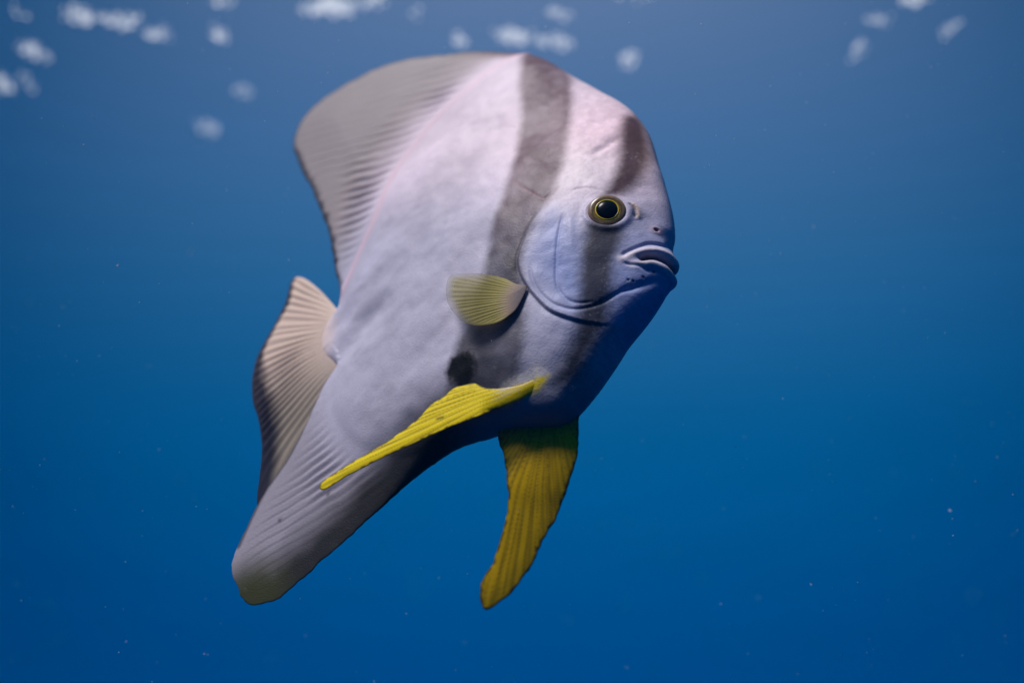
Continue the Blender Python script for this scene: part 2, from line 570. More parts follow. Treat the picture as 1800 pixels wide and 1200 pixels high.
    # dorsal fin
    q = -P[:, 0] * ray_d[1] + P[:, 1] * ray_d[0]
    w = q / 0.0125 + 0.35 * vnoise(P, 18, 2) + 0.12 * vnoise(P, 60, 5)
    wav = np.sin(2 * np.pi * w)
    fd = np.where(dors, sstep(dr, 0.0, 0.085), 0)
    C = mixc(C, lin(165, 155, 155), fd * 0.94)
    gold = fd * sstep(wav, 0.2, 1) * sstep(0.095 - dr, 0, 0.03)
    C = mixc(C, lin(170, 146, 132), gold * 0.35)
    C = mixc(C, lin(112, 108, 116), fd * sstep(-wav, 0.2, 1) * 0.30 * np.clip(0.6 + vnoise(P, 20, 15), 0, 1.4))
    top = np.where(dors, sstep(-d, -0.020, -0.002), 0) * sstep(P[:, 0], RIDGE_AB[0][0] - 0.13, RIDGE_AB[0][0] - 0.02)
    C = mixc(C, lin(96, 60, 66), top * 0.85)
    C = mixc(C, lin(226, 184, 194), gauss(dr, 0.0050) * 0.5)
    wp = sstep(-np.hypot((P[:, 0] - STUB[0]) * 1.0, (P[:, 1] - STUB[1]) * 0.55), -0.030, -0.006)
    C = mixc(C, lin(222, 200, 192), wp * 0.8)
    # dark rims
    dm, _ = dist_poly(P, RIM_D)
    wd = np.where(dors, sstep(-(dm + 0.003 * vnoise(P, 130, 61)), -0.0085, -0.0015), 0)
    C = mixc(C, lin(34, 36, 58), wd * 0.9)
    edge = np.where(dors, sstep(-d, -0.0045, -0.0008), 0)
    C = mixc(C, lin(70, 60, 52), edge * 0.8)
    # anal fin
    q = -P[:, 0] * ray_a[1] + P[:, 1] * ray_a[0]
    w = q / 0.0095 + 0.35 * vnoise(P, 18, 4) + 0.12 * vnoise(P, 60, 7)
    wav = np.sin(2 * np.pi * w)
    fa = np.where(anal, sstep(da, 0.002, 0.035), 0)
    C = mixc(C, lin(160, 154, 166), fa * 0.9)
    C = mixc(C, lin(108, 104, 120), fa * sstep(-wav, 0.1, 1) * 0.45 * sstep(d, 0.004, 0.03))
    do, _ = dist_poly(P, RIM_A)
    dark = sstep(bel_c[0] - 0.025 - P[:, 0], 0, 0.07) * np.where(True, sstep(-(do + 0.003 * fbm(P, 45, 71)), -0.056, -0.013), 0) * (P[:, 1] < FIN_SPLIT)
    C = mixc(C, lin(14, 16, 8), dark * 0.94)  # dark rim, deepened by painted shade of the edge turning under
    dt = np.hypot(P[:, 0] - TIP_A[0], P[:, 1] - TIP_A[1])
    C = mixc(C, lin(72, 76, 34), sstep(-dt, -0.06, -0.015) * 0.6)
    de_, _ = dist_poly(P, RIM_B)
    C = mixc(C, lin(58, 54, 62), np.where(anal, sstep(-de_, -0.0045, -0.0005), 0) * 0.8)
    for q_ in SPOTS:
        C = mixc(C, lin(52, 42, 52), gauss(np.hypot(P[:, 0] - q_[0], P[:, 1] - q_[1]), 0.0020) * 0.8)
    thin = np.where(dors, sstep(dr, 0.01, 0.05), 0) + np.where(anal, sstep(da, 0.01, 0.06), 0)
    return np.clip(C, 0.003, 0.95), thin


RIM_D = pix2ab(catmull([(517, 262), (529, 296), (545, 326), (557, 355), (572, 390), (582, 427), (590, 470), (596, 503), (601, 530)], False, 8))
RIM_A = pix2ab(catmull([(870, 757), (812, 777), (766, 808), (708, 856), (647, 912), (583, 971), (524, 1024), (484, 1054), (447, 1063)], False, 8))
RIM_B = pix2ab(catmull([(420, 960), (444, 907), (468, 861), (505, 808), (531, 761), (565, 689), (592, 648)], False, 8))
STUB = pix2ab([(562, 600)])[0]
TIP_A = pix2ab([(440, 1055)])[0]
SPOTS = pix2ab([(495, 916), (581, 872)])


# ------------------------------------------------------------------ meshes from outlines
def sheet(outline, spacing, fine=None, rings=(0.00012, 0.0005, 0.0011, 0.0019)):
    """constrained triangulation of an outline; returns points, triangles, boundary flags"""
    L = np.asarray(outline)
    keep = [0]
    for i in range(1, len(L)):
        if np.linalg.norm(L[i] - L[keep[-1]]) > spacing * 0.55:
            keep.append(i)
    L = L[keep]
    n = len(L)
    area = 0.5 * np.sum(L[:, 0] * np.roll(L[:, 1], -1) - L[:, 1] * np.roll(L[:, 0], -1))
    tan = np.roll(L, -1, 0) - np.roll(L, 1, 0)
    nor = np.stack([-tan[:, 1], tan[:, 0]], 1) * (1 if area > 0 else -1)
    nor /= np.linalg.norm(nor, axis=1)[:, None] + 1e-12
    pts = [L]
    for r in rings:
        Q = L + nor * r
        dq, _ = dist_poly(Q, L, True)
        pts.append(Q[inside(Q, L) & (dq > 0.9 * r)])
    mn, mx = L.min(0), L.max(0)

    def hexgrid(s):
        xs = np.arange(mn[0], mx[0], s)
        ys = np.arange(mn[1], mx[1], s * 0.866)
        X, Y = np.meshgrid(xs, ys, indexing='ij')
        X = X + (np.arange(len(ys)) % 2)[None, :] * s / 2
        return np.stack([X.ravel(), Y.ravel()], 1)
    H = hexgrid(spacing)
    if fine is not None:
        f_, s2 = fine
        H = np.concatenate([H[~f_(H)], (lambda K: K[f_(K)])(hexgrid(s2))])
    H = H[inside(H, L)]
    dH, _ = dist_poly(H, L, True)
    H = H[dH > rings[-1] + 0.45 * spacing]
    pts.append(H)
    A = np.concatenate(pts)
    vs = [Vector((float(p[0]), float(p[1]))) for p in A]
    es = [(i, (i + 1) % n) for i in range(n)]
    ov, oe, of, _, _, _ = delaunay_2d_cdt(vs, es, [], 1, 1e-7)
    P = np.array([(v.x, v.y) for v in ov])
    T = np.array([tuple(f) for f in of], int)
    a, b, c = P[T[:, 0]], P[T[:, 1]], P[T[:, 2]]
    ar = (b[:, 0] - a[:, 0]) * (c[:, 1] - a[:, 1]) - (b[:, 1] - a[:, 1]) * (c[:, 0] - a[:, 0])
    T = np.where((ar < 0)[:, None], T[:, ::-1], T)
    T = T[np.abs(ar) > 1e-14]
    E = np.sort(np.concatenate([T[:, [0, 1]], T[:, [1, 2]], T[:, [2, 0]]]), 1)
    U, cnt = np.unique(E, axis=0, return_counts=True)
    bd = np.zeros(len(P), bool)
    bd[U[cnt == 1].ravel()] = True
    return P, T, bd, L


def vnormals(V, T):
    fn = np.cross(V[T[:, 1]] - V[T[:, 0]], V[T[:, 2]] - V[T[:, 0]])
    N = np.zeros_like(V)
    for k in range(3):
        np.add.at(N, T[:, k], fn)
    return N / (np.linalg.norm(N, axis=1)[:, None] + 1e-20)


def mesh_obj(name, V, T, mat, parent, col=None, thin=None, normals=None):
    me = bpy.data.meshes.new(name)
    me.from_pydata(V.tolist(), [], T.tolist())
    me.update()
    me.polygons.foreach_set('use_smooth', np.ones(len(me.polygons), bool))
    if col is not None:
        at = me.attributes.new('skin', 'FLOAT_COLOR', 'POINT')
        at.data.foreach_set('color', np.concatenate([col, np.ones((len(col), 1))], 1).astype(np.float32).ravel())
    if thin is not None:
        at = me.attributes.new('thin', 'FLOAT', 'POINT')
        at.data.foreach_set('value', np.asarray(thin, np.float32))
    if normals is not None:
        me.normals_split_custom_set_from_vertices(normals.tolist())
    me.materials.append(mat)
    o = bpy.data.objects.new(name, me)
    o.parent = parent
    return link(o)


def two_sided(P, T, bd, cmid, t):
    """closed lens-like solid: near side, far side, shared rim"""
    n = len(P)
    far = np.arange(n)
    inner = np.where(~bd)[0]
    far[inner] = n + np.arange(len(inner))
    nearV = np.column_stack([P, cmid + np.where(bd, 0, t)])
    farV = np.column_stack([P, cmid - np.where(bd, 0, t)])[inner]
    V = np.concatenate([nearV, farV])
    TT = np.concatenate([T, far[T][:, ::-1]])
    src_ = np.concatenate([np.arange(n), inner])
    return V, TT, src_


# ------------------------------------------------------------------ materials
def new_mat(name):
    m = bpy.data.materials.new(name)
    m.use_nodes = True
    m.node_tree.nodes.clear()
    return m, m.node_tree.nodes, m.node_tree.links


def skin_material(name, rough=0.42, transl=0.3, bump=0.25, spec=0.35, fscale=560, clear=0.0):
    m, N, L = new_mat(name)
    out = N.new('ShaderNodeOutputMaterial')
    at = N.new('ShaderNodeAttribute'); at.attribute_name = 'skin'
    th = N.new('ShaderNodeAttribute'); th.attribute_name = 'thin'
    tcn = N.new('ShaderNodeTexCoord')
    n1 = N.new('ShaderNodeTexNoise'); n1.inputs['Scale'].default_value = 420; n1.inputs['Detail'].default_value = 4
    n2 = N.new('ShaderNodeTexVoronoi'); n2.inputs['Scale'].default_value = fscale
    L.new(tcn.outputs['Object'], n1.inputs['Vector'])
    L.new(tcn.outputs['Object'], n2.inputs['Vector'])
    mr_ = N.new('ShaderNodeMapRange')
    mr_.inputs['From Min'].default_value = 0.3; mr_.inputs['From Max'].default_value = 0.7
    mr_.inputs['To Min'].default_value = 0.95; mr_.inputs['To Max'].default_value = 1.05
    L.new(n1.outputs['Fac'], mr_.inputs['Value'])
    sc = N.new('ShaderNodeVectorMath'); sc.operation = 'SCALE'
    L.new(at.outputs['Color'], sc.inputs[0]); L.new(mr_.outputs[0], sc.inputs['Scale'])
    pr = N.new('ShaderNodeBsdfPrincipled')
    L.new(sc.outputs[0], pr.inputs['Base Color'])
    pr.inputs['Roughness'].default_value = rough
    pr.inputs['Specular IOR Level'].default_value = spec
    ad = N.new('ShaderNodeMath'); ad.operation = 'ADD'
    L.new(n1.outputs['Fac'], ad.inputs[0]); L.new(n2.outputs['Distance'], ad.inputs[1])
    mp_ = N.new('ShaderNodeMapping'); mp_.inputs['Scale'].default_value = (0.8, 1.25, 0.8); mp_.inputs['Rotation'].default_value = (0, 0, 0.5)
    L.new(tcn.outputs['Object'], mp_.inputs['Vector']); L.new(mp_.outputs[0], n2.inputs['Vector'])
    bp = N.new('ShaderNodeBump'); bp.inputs['Strength'].default_value = bump; bp.inputs['Distance'].default_value = 0.0006
    L.new(ad.outputs[0], bp.inputs['Height'])
    L.new(bp.outputs[0], pr.inputs['Normal'])
    tr = N.new('ShaderNodeBsdfTranslucent')
    L.new(sc.outputs[0], tr.inputs['Color'])
    mu = N.new('ShaderNodeMath'); mu.operation = 'MULTIPLY'; mu.inputs[1].default_value = transl
    L.new(th.outputs['Fac'], mu.inputs[0])
    mx = N.new('ShaderNodeMixShader')
    L.new(mu.outputs[0], mx.inputs[0]); L.new(pr.outputs[0], mx.inputs[1]); L.new(tr.outputs[0], mx.inputs[2])
    if clear > 0:
        tp = N.new('ShaderNodeBsdfTransparent')
        m2 = N.new('ShaderNodeMixShader'); m2.inputs[0].default_value = clear
        mc = N.new('ShaderNodeMath'); mc.operation = 'MULTIPLY'; mc.inputs[1].default_value = clear
        L.new(th.outputs['Fac'], mc.inputs[0]); L.new(mc.outputs[0], m2.inputs[0])
        L.new(mx.outputs[0], m2.inputs[1]); L.new(tp.outputs[0], m2.inputs[2])
        mx = m2
    L.new(mx.outputs[0], out.inputs[0])
    return m


def plain_material(name, col, rough=0.4, spec=0.5, noise=0.0, nscale=300, coat=0.0):
    m, N, L = new_mat(name)
    out = N.new('ShaderNodeOutputMaterial')
    pr = N.new('ShaderNodeBsdfPrincipled')
    pr.inputs['Roughness'].default_value = rough
    pr.inputs['Specular IOR Level'].default_value = spec
    pr.inputs['Coat Weight'].default_value = coat
    tcn = N.new('ShaderNodeTexCoord')
    nn = N.new('ShaderNodeTexNoise'); nn.inputs['Scale'].default_value = nscale
    L.new(tcn.outputs['Object'], nn.inputs['Vector'])
    mx = N.new('ShaderNodeMix'); mx.data_type = 'RGBA'
    mx.inputs[6].default_value = (*(np.array(col) * (1 - noise)), 1)
    mx.inputs[7].default_value = (*np.minimum(np.array(col) * (1 + noise), 1), 1)
    L.new(nn.outputs['Fac'], mx.inputs[0])
    L.new(mx.outputs[2], pr.inputs['Base Color'])
    L.new(pr.outputs[0], out.inputs[0])
    return m


M_SKIN = skin_material('fish_skin', rough=0.45, transl=0.22, bump=0.22, spec=0.12, fscale=640)
M_FIN = skin_material('fin_membrane', rough=0.45, transl=0.4, bump=0.12, spec=0.07)
M_PELVIC = skin_material('pelvic_membrane', rough=0.5, transl=0.5, bump=0.1, spec=0.08)
M_PECT = skin_material('pectoral_membrane', rough=0.45, transl=0.4, bump=0.1, spec=0.07, clear=0.42)
M_PUPIL = plain_material('pupil', (0.003, 0.004, 0.008), rough=0.22, spec=0.12)
M_IRIS = plain_material('iris', lin(214, 184, 40), rough=0.25, spec=0.6, noise=0.25)

# ------------------------------------------------------------------ the fish
fish = bpy.data.objects.new('batfish', None)
link(fish)
fw = np.eye(4)
fw[:3, :3] = np.stack([cam2world(F_), cam2world(U_), cam2world(N_)]).T
fw[:3, 3] = cam2world(O_)
fish.matrix_world = Matrix(fw.tolist())
fish.empty_display_size = 0.05
fish['label'] = 'pale silver batfish with dark bars and bright yellow pelvic fins in blue water'
fish['category'] = 'fish'

hx = head_c[0] - 0.055
P, T, bd, LB = sheet(S, 0.0017, fine=(lambda Q: (Q[:, 0] > hx), 0.0010))
dB, _ = dist_poly(P, S, True)
dB = np.where(bd, 0, dB)
tB = thick(P, dB)
V, TT, srcI = two_sided(P, T, bd, np.zeros(len(P)), tB)
NV = vnormals(V, TT)
det = detail(P, dB)
V = V + NV * det[srcI][:, None]
NV = vnormals(V, TT)
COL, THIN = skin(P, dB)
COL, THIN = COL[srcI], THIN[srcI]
cen = (P[T[:, 0]] + P[T[:, 1]] + P[T[:, 2]]) / 3
fin_in = inside(cen, BODY)
lab = np.where(fin_in, 0, np.where(cen[:, 1] > FIN_SPLIT, 1, 2))
lab = np.concatenate([lab, lab])
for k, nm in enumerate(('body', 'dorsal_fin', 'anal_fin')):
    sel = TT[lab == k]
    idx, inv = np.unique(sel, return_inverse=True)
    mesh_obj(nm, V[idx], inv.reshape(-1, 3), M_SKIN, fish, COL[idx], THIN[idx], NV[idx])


def fin(name, px, cfun, spacing, tmax, center_px, nrays, colfun, ray_amp=0.0004, parent=fish, mirror=False, mat=M_FIN,
        rough=0.0, seed=1, edge_w=0.015):
    ol = catmull(px, True, 3.0)
    ab = pix2ab(ol, cfun, 30)
    if rough > 0:
        tn = np.roll(ab, -1, 0) - np.roll(ab, 1, 0)
        nn = np.stack([-tn[:, 1], tn[:, 0]], 1)
        nn /= np.linalg.norm(nn, axis=1)[:, None] + 1e-9
        ab = ab + nn * (rough * (fbm(ab, 160, seed, 3)))[:, None]
    P, T, bd, L = sheet(ab, spacing, rings=(0.0003, 0.0011))
    d, _ = dist_poly(P, L, True)
    d = np.where(bd, 0, d)
    t = tmax * np.clip(d / edge_w, 0, 1) ** 0.6 + 0.00015
    c = cfun(P)
    cen = pix2ab([center_px], cfun, 30)[0]
    r = np.hypot(P[:, 0] - cen[0], P[:, 1] - cen[1])
    ph = np.arctan2(P[:, 1] - cen[1], -(P[:, 0] - cen[0]))
    w = ph * nrays / (2 * np.pi) + 0.30 * vnoise(P, 16, seed) + 0.22 * vnoise(np.stack([ph, r * 0.3], 1), 14, seed + 2)
    wave = np.sin(2 * np.pi * w)
    lam = 2 * np.pi * r / nrays
    ray_amp = ray_amp * sstep(lam, 2.0 * spacing, 3.6 * spacing)
    wave = wave * sstep(lam, 1.6 * spacing, 3.0 * spacing)
    c = c + ray_amp * wave * sstep(d, 0, 0.006) * sstep(r, 0.01, 0.03) * np.clip(0.85 + 0.7 * vnoise(P, 20, seed + 5), 0.15, 1.5)
    Vf, Tf, si = two_sided(P, T, bd, c, t)
    C, th = colfun(P, d, r, ph, wave)
    C, th = np.clip(C, 0.003, 0.95)[si], th[si]
    if mirror:
        Vf = Vf * np.array([1, 1, -1])
        Tf = Tf[:, ::-1]
    o = mesh_obj(name, Vf, Tf, mat, parent, C, th)
    return o


# caudal fin, swung away from us
ped = pix2ab([(596, 595)])[0]


def c_caudal(Q):
    x = np.maximum(ped[0] - 0.006 - Q[:, 0], 0)
    return -0.0005 - 1.9 * x * x / (1 + 3.5 * x)


CAUD = [(604, 560), (597, 549), (589, 539), (576, 524), (560, 508), (544, 495), (531, 488), (521, 487), (514, 492), (509, 505), (503, 529),
        (489, 559), (473, 588), (457, 617), (448, 641), (443, 673), (445, 708), (453, 732), (459, 767), (460, 800),
        (456, 840), (452, 872), (455, 890), (478, 880), (505, 840), (530, 790), (555, 735), (580, 690), (604, 650), (612, 610)]
CRIM = pix2ab(catmull([(512, 489), (503, 529), (489, 559), (473, 588), (457, 617), (448, 641), (443, 673), (445, 708), (453, 732),
                       (459, 767), (460, 800), (456, 840), (452, 880)], False, 8), c_caudal, 30)


def col_caudal(P, d, r, ph, wave):
    C = np.tile(lin(232, 208, 192), (len(P), 1))
    dn = sstep(-P[:, 1], -ped[1] - 0.02, -ped[1] + 0.09)
    C = mixc(C, lin(142, 134, 122), dn * 0.9)
    C = mixc(C, lin(120, 110, 100), sstep(-wave, 0.0, 1) * 0.42 * sstep(r, 0.015, 0.03) * np.clip(0.5 + vnoise(P, 22, 8), 0, 1))
    base = gauss(r, 0.035)
    C = mixc(C, lin(206, 188, 196), base * 0.8)
    dm, pm = dist_poly(P, CRIM)
    wdt = 0.010 + 0.018 * sstep(pm, 0.25, 0.6)
    wd = 1 - sstep(dm + 0.002 * vnoise(P, 120, 4), wdt * 0.45, wdt * 1.15)
    C = mixc(C, lin(30, 33, 54), wd * 0.93)
    return C, np.full(len(P), 0.6)


fin('caudal_fin', CAUD, c_caudal, 0.0018, 0.0022, (655, 575), 84, col_caudal, 0.0008, seed=3)


# pelvic fins
rootN = onbody([(930, 684)])[0]
rootN_c = thick(rootN[None])[0]
tip_dir = None


def c_near(Q):
    x = rootN[0] + 0.012 - Q[:, 0]
    w = sstep(x, 0.0, 0.055)
    return (thick(Q) + 0.0010 - 0.0034 * sstep(-x, -0.030, 0.004)) * (1 - w) + (rootN_c + 0.0015 + 0.10 * np.maximum(x, 0)) * w


PELN = [(966, 662), (952, 678), (924, 696), (887, 713), (846, 730), (790, 751), (734, 776), (684, 799), (651, 815), (609, 837),
        (581, 855), (568, 861), (562, 857), (565, 849), (578, 838), (598, 825), (624, 809), (651, 793), (679, 776), (707, 757), (731, 739),
        (745, 724), (757, 711), (779, 697), (798, 681), (816, 676), (833, 673), (845, 678), (857, 682), (884, 682), (915, 677), (946, 664)]


def col_pelvic(P, d, r, ph, wave):
    C = np.tile(lin(240, 216, 0), (len(P), 1))
    hi_f = vnoise(np.stack([ph, r * 0.12], 1), 130, 8) + 0.6 * vnoise(np.stack([ph, r * 0.2], 1), 300, 9)
    C = mixc(C, lin(160, 134, 2), sstep(hi_f, 0.0, 0.9) * 0.75)
    C = mixc(C, lin(110, 90, 4), sstep(-wave, 0.4, 1) * 0.42)
    e = 1 - sstep(d + 0.0008 * vnoise(P, 300, 5), 0.0005, 0.0016)
    C = mixc(C, lin(30, 26, 8), e * 0.85)
    return C, np.full(len(P), 1.0)


def col_pelvic_near(P, d, r, ph, wave):
    C, th = col_pelvic(P, d, r, ph, wave)
    dw, _ = dist_poly(P, LOWE)
    C = mixc(C, lin(240, 214, 0), sstep(P[:, 0], RW[0] - 0.01, RW[0] + 0.008))
    stre = 0.003 * vnoise(np.stack([ph, r * 0.1], 1), 120, 3)
    root = sstep(dw + stre, 0.006, 0.013) * sstep(P[:, 0] + 2 * stre, RW[0] - 0.012, RW[0] + 0.006)
    C = mixc(C, lin(222, 214, 204), root * 0.9)
    ds, ps = dist_poly(P, SLIT)
    C = mixc(C, lin(40, 34, 8), gauss(ds, 0.0012) * 0.8 * ends(ps, 0.3))
    return C, th * 0.35


LOWE = pix2ab([(846, 730), (887, 713), (924, 696), (952, 678), (968, 660)], c_near, 30)
RW = pix2ab([(890, 684)], c_near, 30)[0]
SLIT = pix2ab([(764, 739), (775, 735), (784, 733)], c_near, 30)
fin('pelvic_fin', PELN, c_near, 0.0010, 0.0008, (1010, 640), 120, col_pelvic_near, 0.00009, mat=M_PELVIC, rough=0.0003, seed=6, edge_w=0.006)

rootF = pix_on([(950, 752)], np.array([0.0]))[0]


def c_far(Q):
    x = rootF[1] - Q[:, 1]
    return -0.006 * (1 - sstep(x, 0, 0.06)) - 0.05 * np.maximum(x, -0.04) - 0.55 * (0.15 + 0.85 * sstep(x, -0.01, 0.07)) * np.clip(Q[:, 0] - rootF[0] + 0.40 * np.maximum(x, 0), -0.04, 0.04)


PELF = [(1008, 700), (1017, 743), (1017, 770), (1012, 810), (1001, 847), (987, 887), (968, 927), (956, 948), (940, 983), (923, 1010), (900, 1040),
        (877, 1058), (862, 1068), (852, 1070), (846, 1062), (843, 1047), (845, 1030), (855, 1007), (868, 983), (878, 950), (887, 920),
        (892, 887), (892, 860), (888, 813), (883, 793), (878, 780), (876, 755), (882, 735), (930, 700)]


def col_pelvic_far(P, d, r, ph, wave):
    C, th = col_pelvic(P, d, r, ph, wave)
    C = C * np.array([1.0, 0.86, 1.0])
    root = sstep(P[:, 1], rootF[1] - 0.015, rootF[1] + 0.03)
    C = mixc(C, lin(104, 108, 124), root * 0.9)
    return C, th


o = fin('pelvic_fin', PELF, c_far, 0.0013, 0.0012, (975, 660), 120, col_pelvic_far, 0.00010, mat=M_PELVIC, rough=0.0006, seed=9, edge_w=0.008)

# pectoral fins
rootP = onbody([(905, 520)])[0]
rootP_c = thick(rootP[None])[0]


def c_pect(Q):
    x = np.maximum(rootP[0] - Q[:, 0], -0.03)
    return rootP_c + 0.0020 + 0.11 * x


PECT = [(926, 503), (908, 499), (889, 490), (875, 486), (852, 482), (833, 480), (803, 481), (790, 486), (784, 503), (786, 529), (795, 546),
        (808, 561), (820, 568), (840, 572), (866, 569), (881, 564), (893, 556), (906, 545), (917, 527)]


def col_pect(P, d, r, ph, wave):
    C = np.tile(lin(176, 166, 96), (len(P), 1))
    C = mixc(C, lin(112, 104, 52), sstep(-wave, 0.1, 1) * 0.42 * sstep(d, 0.002, 0.012))
    C = mixc(C, lin(194, 186, 160), (1 - sstep(d, 0.0005, 0.008)) * sstep(r, 0.06, 0.08) * 0.7)
    r = np.maximum(r - 0.013, 0)
    b = 1 - sstep(r, 0.018, 0.036)
    C = mixc(C, lin(150, 122, 120), b * 0.75)
    C = mixc(C, lin(98, 92, 104), (1 - sstep(r, 0.010, 0.026)) * 0.85)
    return C, 0.25 + 0.75 * sstep(r, 0.02, 0.05) + 0.9 * (1 - sstep(d, 0.0, 0.010)) * sstep(r, 0.04, 0.07)


for mir in (False, True):
    fin('pectoral_fin', PECT, c_pect, 0.00075, 0.0013, (962, 522), 112, col_pect, 0.00045, mirror=mir, seed=12, edge_w=0.02, mat=M_PECT)


# eyes
def lathe(prof, seg=72):
    V_, F_s = [], []
    for r_, z_ in prof:
        for k in range(seg):
            a_ = 2 * math.pi * k / seg
            V_.append((r_ * math.cos(a_), r_ * math.sin(a_), z_))
    for i in range(len(prof) - 1):
        for k in range(seg):
            k2 = (k + 1) % seg
            F_s.append((i * seg + k, i * seg + k2, (i + 1) * seg + k2, (i + 1) * seg + k))
    return V_, F_s


inner_n = np.argmin(np.hypot(P[:, 0] - EYE[0], P[:, 1] - EYE[1]))
ball = np.where(np.hypot(P[:, 0] - EYE[0], P[:, 1] - EYE[1]) < 0.018)[0]
e_n = NV[ball].mean(0)
e_n /= np.linalg.norm(e_n)
e_c = V[ball].mean(0)
tocam = -O_ / np.linalg.norm(O_)
tc_f = MF @ tocam
e_n = 0.75 * e_n + 0.25 * tc_f
e_n /= np.linalg.norm(e_n)


def eye_mat():
    m, N, L = new_mat('eye_ring')
    out = N.new('ShaderNodeOutputMaterial')
    pr = N.new('ShaderNodeBsdfPrincipled')
    tcn = N.new('ShaderNodeTexCoord')
    ln = N.new('ShaderNodeVectorMath'); ln.operation = 'LENGTH'
    mp = N.new('ShaderNodeVectorMath'); mp.operation = 'MULTIPLY'; mp.inputs[1].default_value = (1, 1, 0)
    L.new(tcn.outputs['Object'], mp.inputs[0]); L.new(mp.outputs[0], ln.inputs[0])
    nz = N.new('ShaderNodeTexNoise'); nz.inputs['Scale'].default_value = 190
    L.new(tcn.outputs['Object'], nz.inputs['Vector'])
    sc = N.new('ShaderNodeMath'); sc.operation = 'MULTIPLY_ADD'; sc.inputs[1].default_value = 0.007
    L.new(nz.outputs['Fac'], sc.inputs[0]); L.new(ln.outputs['Value'], sc.inputs[2])
    mr_ = N.new('ShaderNodeMapRange'); mr_.inputs['From Min'].default_value = 0.0115; mr_.inputs['From Max'].default_value = 0.0190
    L.new(sc.outputs[0], mr_.inputs['Value'])
    rp = N.new('ShaderNodeValToRGB')
    cols = [(0.0, lin(44, 34, 16)), (0.25, lin(58, 45, 22)), (0.45, lin(122, 104, 48)), (0.62, lin(74, 58, 30)), (0.8, lin(112, 92, 56)), (1.0, lin(130, 106, 88))]
    e_ = rp.color_ramp.elements
    while len(e_) > 1:
        e_.remove(e_[-1])
    for i_, (p_, c_) in enumerate(cols):
        q_ = e_[0] if i_ == 0 else e_.new(p_)
        q_.position = p_; q_.color = (*c_, 1)
    L.new(mr_.outputs[0], rp.inputs[0]); L.new(rp.outputs[0], pr.inputs['Base Color'])
    pr.inputs['Roughness'].default_value = 0.3
    L.new(pr.outputs[0], out.inputs[0])
    return m


M_EYE = eye_mat()
K = 1.0
ring_prof = [(0.0172, -0.0050), (0.0168, -0.0004), (0.0162, 0.0014), (0.0154, 0.0023), (0.0142, 0.0028), (0.0128, 0.0030), (0.0112, 0.0031), (0.0100, 0.0028), (0.0096, 0.0020)]
iris_prof = [(0.0106, 0.0026), (0.0103, 0.0034), (0.0098, 0.0036), (0.0094, 0.0034), (0.0091, 0.0026)]
pup_prof = [(0.0096, 0.0018), (0.0094, 0.0030), (0.0088, 0.0038), (0.0070, 0.0048), (0.0045, 0.0055), (0.0020, 0.0058), (0.0001, 0.0059)]
for sgn in (1, -1):
    nrm = Vector((e_n[0], e_n[1], e_n[2] * sgn))
    pos = Vector((e_c[0], e_c[1], e_c[2] * sgn)) + nrm * 0.0004
    q_ = nrm.to_track_quat('Z', 'Y')

    def part(name, prof, mat, parent, root=False):
        v_, f_ = lathe(prof)
        me = bpy.data.meshes.new(name)
        me.from_pydata(v_, [], f_)
        me.polygons.foreach_set('use_smooth', np.ones(len(f_), bool))
        me.materials.append(mat)
        o_ = bpy.data.objects.new(name, me)
        o_.parent = parent
        if root:
            o_.location = pos
            o_.rotation_mode = 'QUATERNION'
            o_.rotation_quaternion = q_
        return link(o_)
    ey = part('eye', ring_prof, M_EYE, fish, True)
    part('iris', iris_prof, M_IRIS, ey)
    part('pupil', pup_prof, M_PUPIL, ey)

# ------------------------------------------------------------------ water surface, seen from below
H = 1.45
rng = random.Random(5)


def water_material():
    m, N, L = new_mat('water_surface')
    out = N.new('ShaderNodeOutputMaterial')
    tr = N.new('ShaderNodeBsdfTransparent'); tr.inputs[0].default_value = (0.97, 0.98, 1, 1)
    gl = N.new('ShaderNodeBsdfGlossy'); gl.inputs['Roughness'].default_value = 0.12
    gl.inputs['Color'].default_value = (0.9, 0.95, 1, 1)
    tcn = N.new('ShaderNodeTexCoord')
    nz = N.new('ShaderNodeTexNoise'); nz.inputs['Scale'].default_value = 5; nz.inputs['Detail'].default_value = 3
    L.new(tcn.outputs['Object'], nz.inputs['Vector'])
    bp = N.new('ShaderNodeBump'); bp.inputs['Distance'].default_value = 0.05; bp.inputs['Strength'].default_value = 0.5
    L.new(nz.outputs['Fac'], bp.inputs['Height']); L.new(bp.outputs[0], gl.inputs['Normal'])
    mx = N.new('ShaderNodeMixShader'); mx.inputs[0].default_value = 0.2
    L.new(tr.outputs[0], mx.inputs[1]); L.new(gl.outputs[0], mx.inputs[2])
    L.new(mx.outputs[0], out.inputs[0])
    return m


def surface_z(x, y):
    return H + 0.03 * math.sin(1.9 * x + 0.7 * y + 1) + 0.025 * math.sin(-1.2 * x + 2.3 * y) + 0.012 * math.sin(5.1 * x + 3.7 * y + 2)


xs = np.linspace(-13, 13, 141)
ys = np.linspace(-4, 20, 221)
WV = [(x, y, surface_z(x, y)) for x in xs for y in ys]
WF = [(i * 221 + j, i * 221 + j + 1, (i + 1) * 221 + j + 1, (i + 1) * 221 + j) for i in range(140) for j in range(220)]
me = bpy.data.meshes.new('water_surface')
me.from_pydata(WV, [], WF)
me.polygons.foreach_set('use_smooth', np.ones(len(WF), bool))
me.materials.append(water_material())
ws = link(bpy.data.objects.new('water_surface', me))
ws['kind'] = 'structure'
ws['label'] = 'rippled underside of the sea surface above the fish'

